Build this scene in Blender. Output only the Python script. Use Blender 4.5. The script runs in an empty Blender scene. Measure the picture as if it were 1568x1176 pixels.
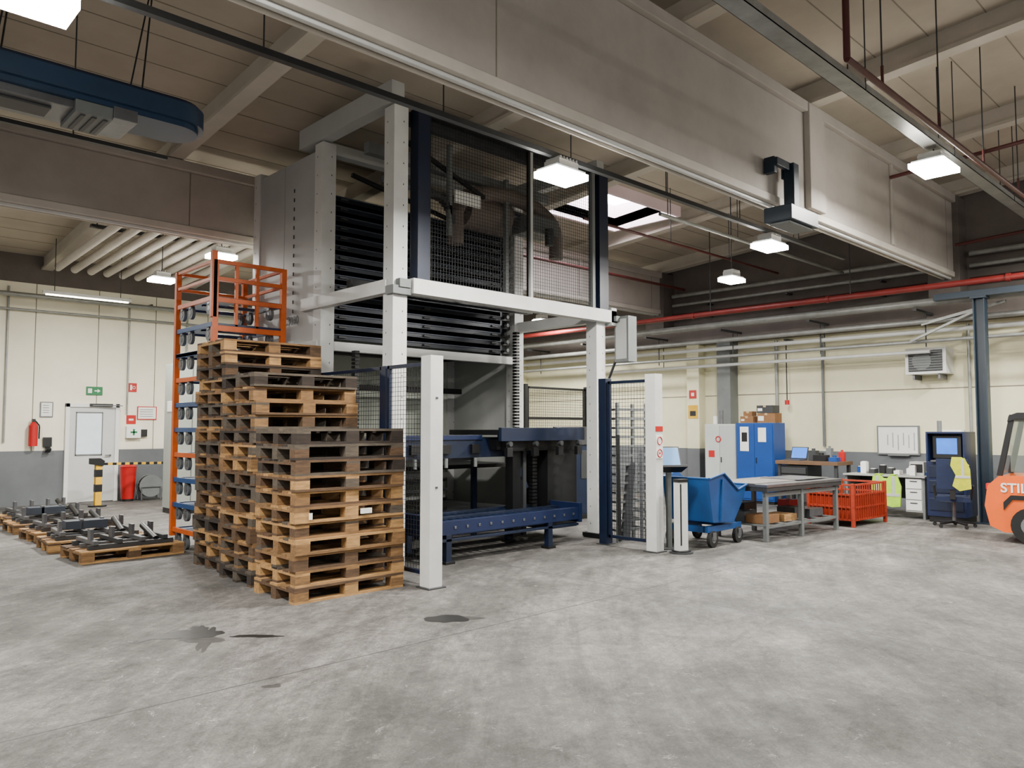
import bpy, math, random
from mathutils import Vector, Matrix
random.seed(7)
scene = bpy.context.scene
try:
    scene.view_settings.view_transform='AgX'; scene.view_settings.look='None'
except Exception as e: print(e)

# ------------------------------------------------------------------ materials
def lin(c):
    return tuple(((v/255)/12.92 if v/255 <= 0.04045 else ((v/255+0.055)/1.055)**2.4) for v in c)
MATS = {}
def mat(name, rgb, rough=0.6, metal=0.0, var=0.12, scale=2.0, bump=0.0, emit=0.0, alpha=1.0, stretch=(1,1,1)):
    if name in MATS: return MATS[name]
    m = bpy.data.materials.new(name); m.use_nodes = True
    nt = m.node_tree; n = nt.nodes; l = nt.links
    bs = n['Principled BSDF']
    c = lin(rgb)
    bs.inputs['Roughness'].default_value = rough
    bs.inputs['Metallic'].default_value = metal
    tc = n.new('ShaderNodeTexCoord'); mp = n.new('ShaderNodeMapping')
    mp.inputs['Scale'].default_value = stretch
    l.new(tc.outputs['Object'], mp.inputs['Vector'])
    nz = n.new('ShaderNodeTexNoise'); nz.inputs['Scale'].default_value = scale
    nz.inputs['Detail'].default_value = 5; nz.inputs['Roughness'].default_value = 0.65
    l.new(mp.outputs['Vector'], nz.inputs['Vector'])
    cr = n.new('ShaderNodeValToRGB')
    cr.color_ramp.elements[0].position = 0.3; cr.color_ramp.elements[1].position = 0.7
    cr.color_ramp.elements[0].color = tuple(max(0, v*(1-var*1.6)) for v in c)+(1,)
    cr.color_ramp.elements[1].color = tuple(min(1, v*(1+var)) for v in c)+(1,)
    l.new(nz.outputs['Fac'], cr.inputs['Fac'])
    l.new(cr.outputs['Color'], bs.inputs['Base Color'])
    if bump:
        bp = n.new('ShaderNodeBump'); bp.inputs['Strength'].default_value = bump
        bp.inputs['Distance'].default_value = 0.01
        n2 = n.new('ShaderNodeTexNoise'); n2.inputs['Scale'].default_value = scale*15
        l.new(mp.outputs['Vector'], n2.inputs['Vector'])
        l.new(n2.outputs['Fac'], bp.inputs['Height']); l.new(bp.outputs['Normal'], bs.inputs['Normal'])
    if emit:
        bs.inputs['Emission Color'].default_value = c+(1,)
        bs.inputs['Emission Strength'].default_value = emit
    if alpha < 1:
        bs.inputs['Alpha'].default_value = alpha
    MATS[name] = m
    return m

WHITE = mat('white_painted_steel', (198,199,196), 0.45, 0, 0.06, 3)
OFFW  = mat('grey_white_sheet', (166,168,166), 0.5, 0, 0.06, 1.5)
NAVY  = mat('navy_painted_steel', (12,24,46), 0.4, 0, 0.15, 3)
DBLUE = mat('deep_blue_steel', (14,28,62), 0.4, 0, 0.15, 3)
BLACK = mat('black_steel', (10,11,13), 0.45, 0, 0.2, 3)
TRAY  = mat('dark_tray_steel', (24,30,40), 0.35, 0.3, 0.25, 3)
WIRE  = mat('dark_wire', (26,28,30), 0.5, 0.3, 0.1, 3)
RUB   = mat('rubber', (14,14,14), 0.8, 0, 0.2, 8)
STEEL = mat('bare_steel', (112,114,118), 0.35, 0.7, 0.15, 4)
GREYP = mat('grey_paint', (100,104,104), 0.5, 0, 0.1, 3)
DGREY = mat('dark_grey_paint', (46,48,50), 0.5, 0, 0.15, 3)
HOLE  = mat('slot_hole', (60,60,62), 0.8)
ORANGE= mat('orange_paint', (196,86,10), 0.45, 0, 0.15, 4)
ORNG2 = mat('orange_forklift_paint', (222,92,8), 0.35, 0, 0.05, 4)
RORNG = mat('red_orange_paint', (146,44,18), 0.5, 0, 0.15, 4)
SKBLUE= mat('skip_blue_paint', (10,62,116), 0.4, 0, 0.15, 3)
CABBL = mat('cabinet_blue_paint', (8,60,130), 0.4, 0, 0.06, 3)
TEAL  = mat('teal_painted_steel', (18,36,50), 0.45, 0, 0.15, 2)
DUCTB = mat('blue_duct_paint', (24,48,74), 0.45, 0, 0.15, 2)
RED   = mat('red_paint', (170,10,12), 0.4, 0, 0.08, 4)
PIPER = mat('red_pipe_paint', (122,36,32), 0.45, 0, 0.15, 4)
PIPED = mat('dark_red_pipe', (74,26,24), 0.5, 0, 0.15, 4)
PIPEG = mat('galvanised_pipe', (140,142,138), 0.4, 0.3, 0.15, 4)
PAPER = mat('paper', (222,222,216), 0.8, 0, 0.03, 6)
CARD  = mat('cardboard', (122,86,52), 0.8, 0, 0.12, 6)
YELL  = mat('yellow_paint', (210,162,10), 0.5, 0, 0.08, 6)
GREEN = mat('sign_green', (4,104,56), 0.5, 0, 0.03, 6)
HIVIS = mat('hi_vis_yellow', (180,190,10), 0.8, 0, 0.12, 14, 0.4)
HIVO  = mat('hi_vis_lime', (160,208,36), 0.8, 0, 0.12, 14, 0.4)
REFL  = mat('reflective_band', (180,184,182), 0.3, 0.2, 0.05, 6)
SCREEN= mat('lit_screen', (50,110,210), 0.3, 0, 0.2, 8, emit=1.0)
BEAMM = mat('painted_concrete_beam', (168,162,154), 0.8, 0, 0.10, 0.9, 0.2)
BEAML = mat('light_beam_edge', (192,186,176), 0.75, 0, 0.08, 2, 0.1)
DBEAM = mat('dark_concrete_and_void', (96,89,84), 0.85, 0, 0.15, 1.2, 0.2)  # dark concrete tone, also painted where the hall is only unlit
CEILM = mat('ceiling_panel', (170,160,144), 0.85, 0, 0.10, 0.6, 0.1)
PURL  = mat('purlin_concrete', (178,171,158), 0.8, 0, 0.08, 1.5, 0.1)
DADO  = mat('grey_dado', (94,98,101), 0.7, 0, 0.10, 1.5)
CREAM = mat('cream_wall', (228,222,200), 0.75, 0, 0.06, 0.8, 0.05)
CREAM2= mat('pale_yellow_wall', (218,214,180), 0.75, 0, 0.07, 0.8, 0.05)
JOINT = mat('panel_joint', (124,118,104), 0.8)
WHT2  = mat('door_white', (214,215,211), 0.5, 0, 0.03, 3)
CURB  = mat('skylight_curb', (232,210,215), 0.6, 0, 0.03, 3)
OIL   = mat('oil_stain_black', (4,4,4), 0.5, 0, 0.3, 6)
OIL2  = mat('oil_smear', (48,46,44), 0.6, 0, 0.35, 9)
PLAST = mat('grey_plastic', (60,62,66), 0.5)
FABR  = mat('blue_fabric', (14,28,58), 0.9, 0, 0.15, 20, 0.3)
SKYL  = mat('skylight_dome', (245,244,250), 0.5, 0, 0.01, 2, emit=22)
LAMP  = mat('lamp_led_panel', (255,250,240), 0.5, 0, 0.0, 2, emit=80)
TUBE  = mat('fluorescent_tube', (255,246,225), 0.5, 0, 0.0, 2, emit=12)
WOODS = [mat('pallet_wood_light', (166,127,78), 0.8, 0, 0.28, 7, 0.3, stretch=(1,6,6)),
         mat('pallet_wood_mid', (124,92,56), 0.85, 0, 0.3, 7, 0.3, stretch=(1,6,6)),
         mat('pallet_wood_brown', (84,62,41), 0.85, 0, 0.3, 7, 0.3, stretch=(1,6,6)),
         mat('pallet_wood_grey', (78,69,58), 0.85, 0, 0.3, 7, 0.3, stretch=(1,6,6)),
         mat('pallet_wood_dark', (44,35,28), 0.9, 0, 0.3, 7, 0.3, stretch=(1,6,6))]

# ------------------------------------------------------------------ builder
class B:
    def __init__(s, name):
        s.name=name; s.v=[]; s.f=[]; s.mi=[]; s.sm=[]; s.mats=[]; s.M=Matrix.Identity(4)
    def _m(s, m):
        if m not in s.mats: s.mats.append(m)
        return s.mats.index(m)
    def add(s, vs, fs, m, smooth=False):
        o=len(s.v); s.v += [s.M@Vector(v) for v in vs]
        i=s._m(m)
        for f in fs:
            s.f.append([o+k for k in f]); s.mi.append(i); s.sm.append(smooth)
    def box(s,x0,x1,y0,y1,z0,z1,m):
        s.add([(x0,y0,z0),(x1,y0,z0),(x1,y1,z0),(x0,y1,z0),(x0,y0,z1),(x1,y0,z1),(x1,y1,z1),(x0,y1,z1)],
              [(0,3,2,1),(4,5,6,7),(0,1,5,4),(1,2,6,5),(2,3,7,6),(3,0,4,7)],m)
    def cb(s,cx,cy,cz,sx,sy,sz,m):
        s.box(cx-sx/2,cx+sx/2,cy-sy/2,cy+sy/2,cz-sz/2,cz+sz/2,m)
    def bar(s,p0,p1,w,m,h=None):
        p0=Vector(p0);p1=Vector(p1);d=p1-p0;L=d.length;h=h or w
        q=d.to_track_quat('X','Z').to_matrix().to_4x4()
        old=s.M; s.M=old@Matrix.Translation(p0)@q
        s.box(0,L,-w/2,w/2,-h/2,h/2,m); s.M=old
    def cyl(s,p0,p1,r,m,n=12,r1=None):
        p0=Vector(p0);p1=Vector(p1);d=p1-p0
        q=d.to_track_quat('Z','Y').to_matrix()
        r1=r if r1 is None else r1
        vs=[];
        for k in range(n):
            a=2*math.pi*k/n; u=q@Vector((math.cos(a),math.sin(a),0))
            vs.append(p0+u*r)
        for k in range(n):
            a=2*math.pi*k/n; u=q@Vector((math.cos(a),math.sin(a),0))
            vs.append(p1+u*r1)
        s.add(vs,[(k,(k+1)%n,n+(k+1)%n,n+k) for k in range(n)],m,True)
        s.add(vs[:n],[tuple(reversed(range(n)))],m); s.add(vs[n:],[tuple(range(n))],m)
    def tube(s,pts,r,m,n=8):
        for a,b in zip(pts[:-1],pts[1:]): s.cyl(a,b,r,m,n)
    def ring(s,c,axis,R,r,m,n=20):
        c=Vector(c); pts=[]
        for k in range(n+1):
            a=2*math.pi*k/n
            o={'x':(0,math.cos(a)*R,math.sin(a)*R),'y':(math.cos(a)*R,0,math.sin(a)*R),'z':(math.cos(a)*R,math.sin(a)*R,0)}[axis]
            pts.append(c+Vector(o))
        s.tube(pts,r,m,6)
    def prism(s,pts,axis,a0,a1,m,smooth=False):
        def P(u,v,a):
            return {'y':(u,a,v),'x':(a,u,v),'z':(u,v,a)}[axis]
        n=len(pts)
        vs=[P(u,v,a0) for u,v in pts]+[P(u,v,a1) for u,v in pts]
        s.add(vs,[tuple(range(n)),tuple(reversed(range(n,2*n)))],m)
        s.add(vs,[(k,n+k,n+(k+1)%n,(k+1)%n) for k in range(n)],m,smooth)
    def mesh_x(s,x0,x1,y,z0,z1,sp,w,m):
        k=x0
        while k<=x1: s.box(k-w/2,k+w/2,y-w/2,y+w/2,z0,z1,m); k+=sp
        k=z0
        while k<=z1: s.box(x0,x1,y-w/2-w,y+w/2-w,k-w/2,k+w/2,m); k+=sp
    def mesh_y(s,y0,y1,x,z0,z1,sp,w,m):
        k=y0
        while k<=y1: s.box(x-w/2,x+w/2,k-w/2,k+w/2,z0,z1,m); k+=sp
        k=z0
        while k<=z1: s.box(x-w/2-w,x+w/2-w,y0,y1,k-w/2,k+w/2,m); k+=sp
    def done(s, bevel=0.0, loc=(0,0,0), rz=0.0):
        me=bpy.data.meshes.new(s.name); me.from_pydata([tuple(v) for v in s.v],[],s.f)
        for m in s.mats: me.materials.append(m)
        for p,i,sm in zip(me.polygons,s.mi,s.sm): p.material_index=i; p.use_smooth=sm
        import bmesh
        bm=bmesh.new(); bm.from_mesh(me); bmesh.ops.recalc_face_normals(bm,faces=bm.faces); bm.to_mesh(me); bm.free()
        ob=bpy.data.objects.new(s.name,me); scene.collection.objects.link(ob)
        ob.location=loc; ob.rotation_euler[2]=rz
        if bevel:
            md=ob.modifiers.new('edge_bevel','BEVEL'); md.width=bevel; md.segments=2; md.limit_method='ANGLE'
        return ob

def text_child(parent,name,body,size,loc,rot,m):
    cu=bpy.data.curves.new(name,'FONT'); cu.body=body; cu.size=size; cu.extrude=0.001; cu.offset=size*0.02
    o=bpy.data.objects.new(name,cu); scene.collection.objects.link(o)
    cu.materials.append(m); o.parent=parent; o.location=loc; o.rotation_euler=rot
    return o

# ------------------------------------------------------------------ floor
def floor_material():
    m=bpy.data.materials.new('worn_concrete_floor'); m.use_nodes=True
    nt=m.node_tree;n=nt.nodes;l=nt.links; bs=n['Principled BSDF']
    tc=n.new('ShaderNodeTexCoord')
    def noise(scale,detail,rough,mscale=(1,1,1),rot=0,dist=0,vec=None):
        mp=n.new('ShaderNodeMapping'); mp.inputs['Scale'].default_value=mscale; mp.inputs['Rotation'].default_value=(0,0,rot)
        l.new(vec or tc.outputs['Object'],mp.inputs['Vector'])
        t=n.new('ShaderNodeTexNoise'); t.inputs['Scale'].default_value=scale; t.inputs['Detail'].default_value=detail
        t.inputs['Roughness'].default_value=rough; t.inputs['Distortion'].default_value=dist
        l.new(mp.outputs['Vector'],t.inputs['Vector']); return t.outputs['Fac']
    def ramp(fac,p0,c0,p1,c1):
        r=n.new('ShaderNodeValToRGB'); r.color_ramp.elements[0].position=p0; r.color_ramp.elements[1].position=p1
        r.color_ramp.elements[0].color=c0; r.color_ramp.elements[1].color=c1
        l.new(fac,r.inputs['Fac']); return r.outputs['Color']
    def mix(a,b,fac,mode='MIX'):
        x=n.new('ShaderNodeMix'); x.data_type='RGBA'; x.blend_type=mode
        l.new(a,x.inputs[6]); l.new(b,x.inputs[7])
        if isinstance(fac,float): x.inputs[0].default_value=fac
        else: l.new(fac,x.inputs[0])
        return x.outputs[2]
    def arcvec(cx,cy,fr,fa):
        s=n.new('ShaderNodeVectorMath'); s.operation='SUBTRACT'; l.new(tc.outputs['Object'],s.inputs[0]); s.inputs[1].default_value=(cx,cy,0)
        ln=n.new('ShaderNodeVectorMath'); ln.operation='LENGTH'; l.new(s.outputs[0],ln.inputs[0])
        sp=n.new('ShaderNodeSeparateXYZ'); l.new(s.outputs[0],sp.inputs[0])
        at=n.new('ShaderNodeMath'); at.operation='ARCTAN2'; l.new(sp.outputs[1],at.inputs[0]); l.new(sp.outputs[0],at.inputs[1])
        cb=n.new('ShaderNodeCombineXYZ'); 
        a=n.new('ShaderNodeMath'); a.operation='MULTIPLY'; l.new(ln.outputs['Value'],a.inputs[0]); a.inputs[1].default_value=fr
        c=n.new('ShaderNodeMath'); c.operation='MULTIPLY'; l.new(at.outputs[0],c.inputs[0]); c.inputs[1].default_value=fa
        l.new(a.outputs[0],cb.inputs[0]); l.new(c.outputs[0],cb.inputs[1]); return cb.outputs[0]
    A=lin((66,65,62))+(1,); Bc=lin((98,95,92))+(1,)
    base=ramp(noise(0.45,8,0.65,dist=0.3),0.36,A,0.62,Bc)
    g=lambda v:(v,v,v,1)
    st1=ramp(noise(1.0,8,0.8,vec=arcvec(16,-9,2.6,6.0),dist=0.4),0.43,g(0.80),0.58,g(1.4))
    base=mix(base,st1,0.85,'MULTIPLY')
    st2=ramp(noise(1.0,8,0.8,vec=arcvec(-9,12,3.0,5.0),dist=0.4),0.50,g(0.96),0.64,g(1.45))
    base=mix(base,st2,0.75,'MULTIPLY')
    st3=ramp(noise(1.0,5,0.7,vec=arcvec(9,-14,7.0,3.0),dist=0.3),0.36,g(0.66),0.44,g(1.0))
    base=mix(base,st3,0.65,'MULTIPLY')
    st4=ramp(noise(1.0,5,0.7,vec=arcvec(2.2,-30,6.0,14.0),dist=0.2),0.34,g(0.62),0.42,g(1.0))
    base=mix(base,st4,0.5,'MULTIPLY')
    pt=ramp(noise(1.7,9,0.8,dist=0.6),0.38,g(0.62),0.56,g(1.1))
    base=mix(base,pt,0.85,'MULTIPLY')
    sp=ramp(noise(11,7,0.85),0.40,g(0.66),0.60,g(1.2))
    base=mix(base,sp,0.9,'MULTIPLY')
    gr=ramp(noise(70,3,0.8),0.35,g(0.68),0.65,g(1.22))
    base=mix(base,gr,0.85,'MULTIPLY')
    chips=ramp(noise(6.5,9,0.92,dist=0.6),0.59,g(0.0),0.63,g(0.85))
    light=n.new('ShaderNodeRGB'); light.outputs[0].default_value=lin((142,140,136))+(1,)
    base=mix(base,light.outputs[0],chips)
    sx=n.new('ShaderNodeSeparateXYZ'); l.new(tc.outputs['Object'],sx.inputs[0])
    def jl(out,off):
        a=n.new('ShaderNodeMath');a.operation='SUBTRACT';l.new(out,a.inputs[0]);a.inputs[1].default_value=off
        b=n.new('ShaderNodeMath');b.operation='PINGPONG';l.new(a.outputs[0],b.inputs[0]);b.inputs[1].default_value=3.0
        c=n.new('ShaderNodeMath');c.operation='LESS_THAN';l.new(b.outputs[0],c.inputs[0]);c.inputs[1].default_value=0.007
        return c.outputs[0]
    mx=n.new('ShaderNodeMath');mx.operation='MAXIMUM'
    l.new(jl(sx.outputs[0],6.2),mx.inputs[0]); l.new(jl(sx.outputs[1],4.7),mx.inputs[1])
    ml=n.new('ShaderNodeMath');ml.operation='MULTIPLY';l.new(mx.outputs[0],ml.inputs[0]);ml.inputs[1].default_value=0.85
    dk=n.new('ShaderNodeRGB'); dk.outputs[0].default_value=lin((34,33,32))+(1,)
    base=mix(base,dk.outputs[0],ml.outputs[0])
    l.new(base,bs.inputs['Base Color'])
    rr=ramp(noise(2.0,4,0.7),0.3,g(0.55),0.7,g(0.85)); l.new(rr,bs.inputs['Roughness'])
    bp=n.new('ShaderNodeBump'); bp.inputs['Strength'].default_value=0.15; bp.inputs['Distance'].default_value=0.01
    l.new(noise(25,5,0.7),bp.inputs['Height']); l.new(bp.outputs['Normal'],bs.inputs['Normal'])
    return m
XW=16.2; YW=18.4
b=B('floor'); b.box(-8,XW,-6,YW,-0.2,0,floor_material()); b.done()

# ------------------------------------------------------------------ walls
b=B('wall_left')
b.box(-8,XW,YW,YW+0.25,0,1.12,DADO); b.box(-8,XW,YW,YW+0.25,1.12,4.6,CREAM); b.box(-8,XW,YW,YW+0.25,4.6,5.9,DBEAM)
for k in range(20):
    x=-7+k*1.2
    if x<XW: b.box(x-0.008,x+0.008,YW-0.004,YW,1.12,4.6,JOINT)
b.done()
b=B('wall_right')
b.box(XW,XW+0.25,-6,YW+0.25,0,1.1,DADO); b.box(XW,XW+0.25,-6,YW+0.25,1.1,3.62,CREAM2); b.box(XW,XW+0.25,-6,YW+0.25,3.62,7.0,DBEAM)  # dark grey upper band stands in for the unlit void above
b.box(XW-0.006,XW,-6,YW,2.35,2.37,JOINT)
b.done()
b=B('trim_wall_columns')
for y in (1.0,3.1,10.4,16.5):
    b.box(XW-0.28,XW,y-0.17,y+0.17,0,1.1,DADO); b.box(XW-0.28,XW,y-0.17,y+0.17,1.1,3.6,CREAM2)
b.box(XW-0.35,XW,9.35,9.7,0,3.6,GREYP)
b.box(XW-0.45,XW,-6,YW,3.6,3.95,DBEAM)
b.done(0.01)

# ------------------------------------------------------------------ ceiling
def zc(y): return 6.22-0.075*(y-4.7)
SX0,SX1,SY0,SY1=10.15,12.6,8.55,10.1
def slab(b,x0,x1,y0,y1,t,m,off=0):
    b.add([(x0,y0,zc(y0)+off),(x1,y0,zc(y0)+off),(x1,y1,zc(y1)+off),(x0,y1,zc(y1)+off),
           (x0,y0,zc(y0)+t+off),(x1,y0,zc(y0)+t+off),(x1,y1,zc(y1)+t+off),(x0,y1,zc(y1)+t+off)],
          [(0,3,2,1),(4,5,6,7),(0,1,5,4),(1,2,6,5),(2,3,7,6),(3,0,4,7)],m)
b=B('ceiling')
slab(b,-8,SX0,-6,YW+0.25,0.2,CEILM); slab(b,SX1,XW+0.25,-6,YW+0.25,0.2,CEILM)
slab(b,SX0,SX1,-6,SY0,0.2,CEILM); slab(b,SX0,SX1,SY1,YW+0.25,0.2,CEILM)
for k in range(40):
    y=-5.6+k*0.62
    if y>YW: break
    if SY0-0.1<y<SY1+0.1:
        slab(b,-8,SX0-.05,y,y+0.014,0.02,JOINT,-0.004); slab(b,SX1+.05,XW,y,y+0.014,0.02,JOINT,-0.004)
    else: slab(b,-8,XW,y,y+0.014,0.02,JOINT,-0.004)
b.done()
b=B('window_1')   # roof light
zt=zc(9.3)+0.45
for (x0,x1,y0,y1) in ((SX0-.06,SX0,SY0,SY1),(SX1,SX1+.06,SY0,SY1),(SX0-.06,SX1+.06,SY0-.06,SY0),(SX0-.06,SX1+.06,SY1,SY1+.06)):
    b.box(x0,x1,y0,y1,zc(9.3)-0.14,zt,CURB)
b.box(SX0,SX1,SY0,SY1,zt-0.04,zt,SKYL)
b.done()
b=B('trim_purlins')
for x in (-5,-2,1,4,7,10,13,15.9):
    slab(b,x-0.09,x+0.08,-6,YW,0.26,PURL,-0.25)
    slab(b,x-0.13,x+0.08,-6,YW,0.05,PURL,-0.28)
b.done()
b=B('trim_ceiling_rods')
for y in (-1.5,1.3,7.0,14.0):
    slab(b,-8,XW,y,y+0.04,0.04,DGREY,-0.33)
b.done()

def big_beam(name,y0,y1,z0,z1,x1=15.75):
    b=B(name)
    b.box(-8,x1,y0,y1,z0+0.1,z1-0.14,BEAMM)
    b.box(-8,x1,y0-0.02,y1+0.02,z0,z0+0.1,BEAML)
    b.box(-8,x1,y0-0.07,y1+0.07,z1-0.14,z1,BEAMM)
    for x in (-4.4,-1.4,1.6,4.2,15.4):
        b.box(x-0.012,x+0.012,y0-0.004,y1+0.004,z0+0.1,z1-0.14,JOINT)
    b.box(9.75,10.2,y0-0.09,y0,z0+0.1,z1-0.02,BEAMM); b.box(12.7,12.8,y0-0.04,y0,z0+0.1,z1,BEAMM)
    b.box(-8,x1,y0+0.04,y0+0.09,z0-0.04,z0,WHITE); b.box(-8,x1,y1-0.07,y1-0.03,z0-0.03,z0,BEAML)
    return b.done(0.012)
big_beam('ceiling_beam',4.60,4.82,4.40,zc(4.8)-0.27)
big_beam('ceiling_beam',11.2,11.45,4.42,zc(11.4)-0.27)
b=B('trim_end_column')
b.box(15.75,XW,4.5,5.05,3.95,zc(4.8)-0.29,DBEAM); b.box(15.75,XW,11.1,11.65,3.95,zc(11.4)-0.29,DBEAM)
b.done(0.01)

# ------------------------------------------------------------------ automated sheet storage tower
b=B('automated_sheet_storage_tower')
cols=[(5.16,7.40),(5.16,9.03),(5.16,10.85),(8.75,9.12),(8.75,10.85)]
def column(x,y,z0,z1,w=0.2,m=WHITE):
    b.box(x-w/2,x+w/2,y-w/2,y+w/2,z0,z1,m)
    z=z0+0.2
    while z<z1-0.1:
        b.cb(x-w/2,y+w*0.18,z,0.003,0.012,0.02,HOLE); b.cb(x+w*0.18,y-w/2,z,0.012,0.003,0.02,HOLE)
        z+=0.25
    b.box(x-w/2-.04,x+w/2+.04,y-w/2-.04,y+w/2+.04,0,0.015,DGREY)
for x,y in cols: column(x,y,0,5.38)
column(8.77,7.40,0,3.2)
b.box(8.62,8.92,7.22,7.55,0.015,0.07,BLACK)
b.box(5.35,5.52,7.22,7.38,3.34,5.4,NAVY); b.box(8.66,8.86,7.22,7.38,3.34,5.4,NAVY)
b.box(8.50,8.56,7.22,7.3,3.34,5.4,GREYP)
b.box(5.52,8.66,7.24,7.36,5.34,5.4,BLACK)
b.mesh_x(5.55,7.22,7.27,3.36,5.34,0.045,0.0045,WIRE); b.mesh_x(7.28,8.5,7.27,3.36,5.34,0.045,0.0045,WIRE)
b.box(7.21,7.245,7.25,7.29,3.34,5.36,BLACK); b.box(7.255,7.30,7.25,7.29,3.34,5.36,OFFW)
b.box(5.52,5.56,7.25,7.29,3.34,5.36,BLACK)
b.box(5.28,9.02,7.2,7.34,3.16,3.34,WHITE); b.box(8.9,9.02,7.2,7.5,3.12,3.38,OFFW)
b.box(5.02,5.30,7.24,7.40,3.14,3.24,GREYP); b.box(5.10,5.26,7.22,7.32,3.22,3.32,GREYP)
b.box(5.02,5.14,7.4,9.4,3.16,3.32,WHITE)
b.box(8.72,8.84,7.4,9.2,3.16,3.32,WHITE)
b.box(5.2,8.7,8.96,9.06,2.62,2.74,WHITE); b.box(5.04,5.12,9.0,10.9,2.62,2.74,WHITE)
b.box(5.02,5.2,7.3,9.5,5.4,5.66,OFFW); b.box(8.7,8.86,7.3,9.5,5.4,5.6,OFFW)
b.box(5.2,8.7,8.95,9.1,5.25,5.4,OFFW); b.box(5.2,8.7,7.38,7.5,5.25,5.38,DGREY)
b.box(5.08,5.12,9.13,10.0,0,5.3,OFFW); b.box(5.08,5.12,10.01,10.75,0,5.3,OFFW)
for k in range(14): b.cb(5.075,9.72,3.2+k*0.13,0.01,0.018,0.05,HOLE)
b.box(8.80,8.84,9.22,10.75,0,5.3,OFFW)
b.box(5.2,8.7,10.8,10.84,0,5.3,mat('pale_back_panel',(190,196,182),0.5,0,0.05,1.2))
z=2.80
while z<4.75:
    b.box(5.3,8.4,9.14,10.7,z,z+0.03,TRAY)
    b.box(5.3,8.4,9.10,9.14,z-0.01,z+0.06,TRAY)
    b.box(5.3,8.4,9.085,9.10,z+0.045,z+0.06,mat('tray_lip',(58,66,80),0.4,0.2,0.1,3))
    for x in (5.42,6.85,8.2): b.box(x,x+0.12,9.07,9.10,z+0.01,z+0.035,DGREY)
    b.box(8.42,8.62,9.1,9.2,z,z+0.05,BLACK); b.cyl((8.5,9.08,z+.05),(8.5,9.02,z+.05),0.03,GREYP,8)
    z+=0.135
b.box(5.26,5.30,9.1,10.7,2.75,4.8,TRAY); b.box(8.4,8.44,9.1,10.7,2.75,4.8,TRAY)
b.box(5.3,8.4,10.5,10.7,2.75,4.8,BLACK)
# hoist machinery, ducting and energy chain behind the upper mesh
b.bar((5.3,8.6,4.9),(7.3,8.6,4.55),0.05,BLACK); b.bar((5.6,7.8,5.2),(6.9,7.8,4.75),0.05,BLACK)
b.box(5.3,8.6,8.2,8.32,5.1,5.24,GREYP)
b.cyl((5.6,8.35,4.85),(8.3,8.35,4.85),0.05,STEEL,10)
MB=mat('motor_brown_grey',(100,88,80),0.6)
b.cyl((6.9,8.3,4.7),(7.7,8.3,4.7),0.26,MB,18)
arc=[(6.6+1.0*(1-math.cos(a)),8.05,4.55+0.42*math.sin(a)) for a in [math.pi*k/10 for k in range(11)]]
b.tube(arc,0.11,MB,12); b.cyl(arc[0],(6.6,8.05,4.1),0.11,MB,12); b.cyl(arc[-1],(8.6,8.05,4.2),0.11,MB,12)
for k in range(16):
    a=math.pi*k/15; b.cb(6.0+0.28*math.cos(a),7.75,4.3+0.28*math.sin(a),0.06,0.1,0.06,DGREY)
b.box(7.9,8.5,7.9,8.3,4.5,4.75,GREYP); b.cyl((8.2,7.8,4.3),(8.2,7.8,4.55),0.07,DGREY)
b.box(6.3,6.75,7.7,7.72,4.55,4.72,PAPER); b.box(6.2,6.26,7.7,7.76,4.1,5.3,GREYP); b.box(7.5,7.56,8.0,8.06,3.5,5.2,GREYP)
b.box(5.3,8.6,8.55,8.7,3.4,3.52,BLACK)
for x in (8.45,5.5):
    zz=0.3
    while zz<(3.1 if x>8 else 2.6):
        b.cb(x,8.78,zz,0.07,0.09,0.035,BLACK); zz+=0.05
# loading level
b.box(5.35,8.5,7.85,7.97,1.20,1.46,NAVY); b.box(5.35,8.5,8.72,8.84,1.20,1.46,NAVY)
for x in (5.4,6.1,6.8,7.5,8.2): b.box(x,x+0.08,7.97,8.72,1.24,1.4,BLACK)
b.box(5.32,6.9,7.83,7.99,1.44,1.50,DBLUE)
for x in (5.7,6.2,6.7): b.box(x,x+.14,7.80,7.85,1.26,1.38,BLACK); b.cyl((x+.07,7.82,1.2),(x+.07,7.82,1.08),.025,GREYP,8)
b.box(6.95,8.62,7.55,8.6,1.50,1.57,BLACK); b.box(6.95,8.62,7.5,7.56,1.42,1.60,NAVY)
b.box(7.15,8.6,7.62,7.8,1.28,1.5,BLACK); b.box(7.05,7.7,7.7,8.5,1.30,1.44,BLACK)
for x in (7.1,7.6,8.1,8.5): b.cyl((x,7.54,1.38),(x,7.47,1.38),0.035,DGREY,8); b.cb(x,7.52,1.27,.1,.06,.12,BLACK)
b.box(8.0,8.62,7.66,8.5,0.15,1.28,BLACK)
b.box(7.35,7.50,7.7,7.85,0.1,1.3,BLACK); b.box(7.6,7.66,7.75,7.81,0.1,1.3,DGREY)
for k in range(20): b.cb(7.82,7.78,.25+k*.05,.09,.08,.035,BLACK)
b.bar((7.4,7.8,1.3),(7.7,7.8,0.75),0.06,NAVY)
b.box(5.3,7.5,9.3,9.36,0.84,0.92,WHITE); b.box(5.3,8.6,10.3,10.36,2.18,2.27,BLACK)
b.box(5.3,8.6,9.9,10.0,1.05,1.12,BLACK); b.box(5.3,7.6,9.5,9.56,0.5,0.56,OFFW)
for x in (5.45,7.55): b.box(x,x+0.07,8.76,8.83,0,1.2,NAVY); b.box(x,x+0.07,7.88,7.95,0,1.2,NAVY) if x<6 else None
b.box(5.4,8.5,9.0,10.6,0.98,1.04,BLACK); b.box(5.4,8.5,9.0,10.6,0.3,0.36,DGREY)
for k in range(5): b.box(5.6,7.2,8.95,9.0,.25+k*.14,.29+k*.14,DGREY if k%2 else BLACK)
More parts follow.
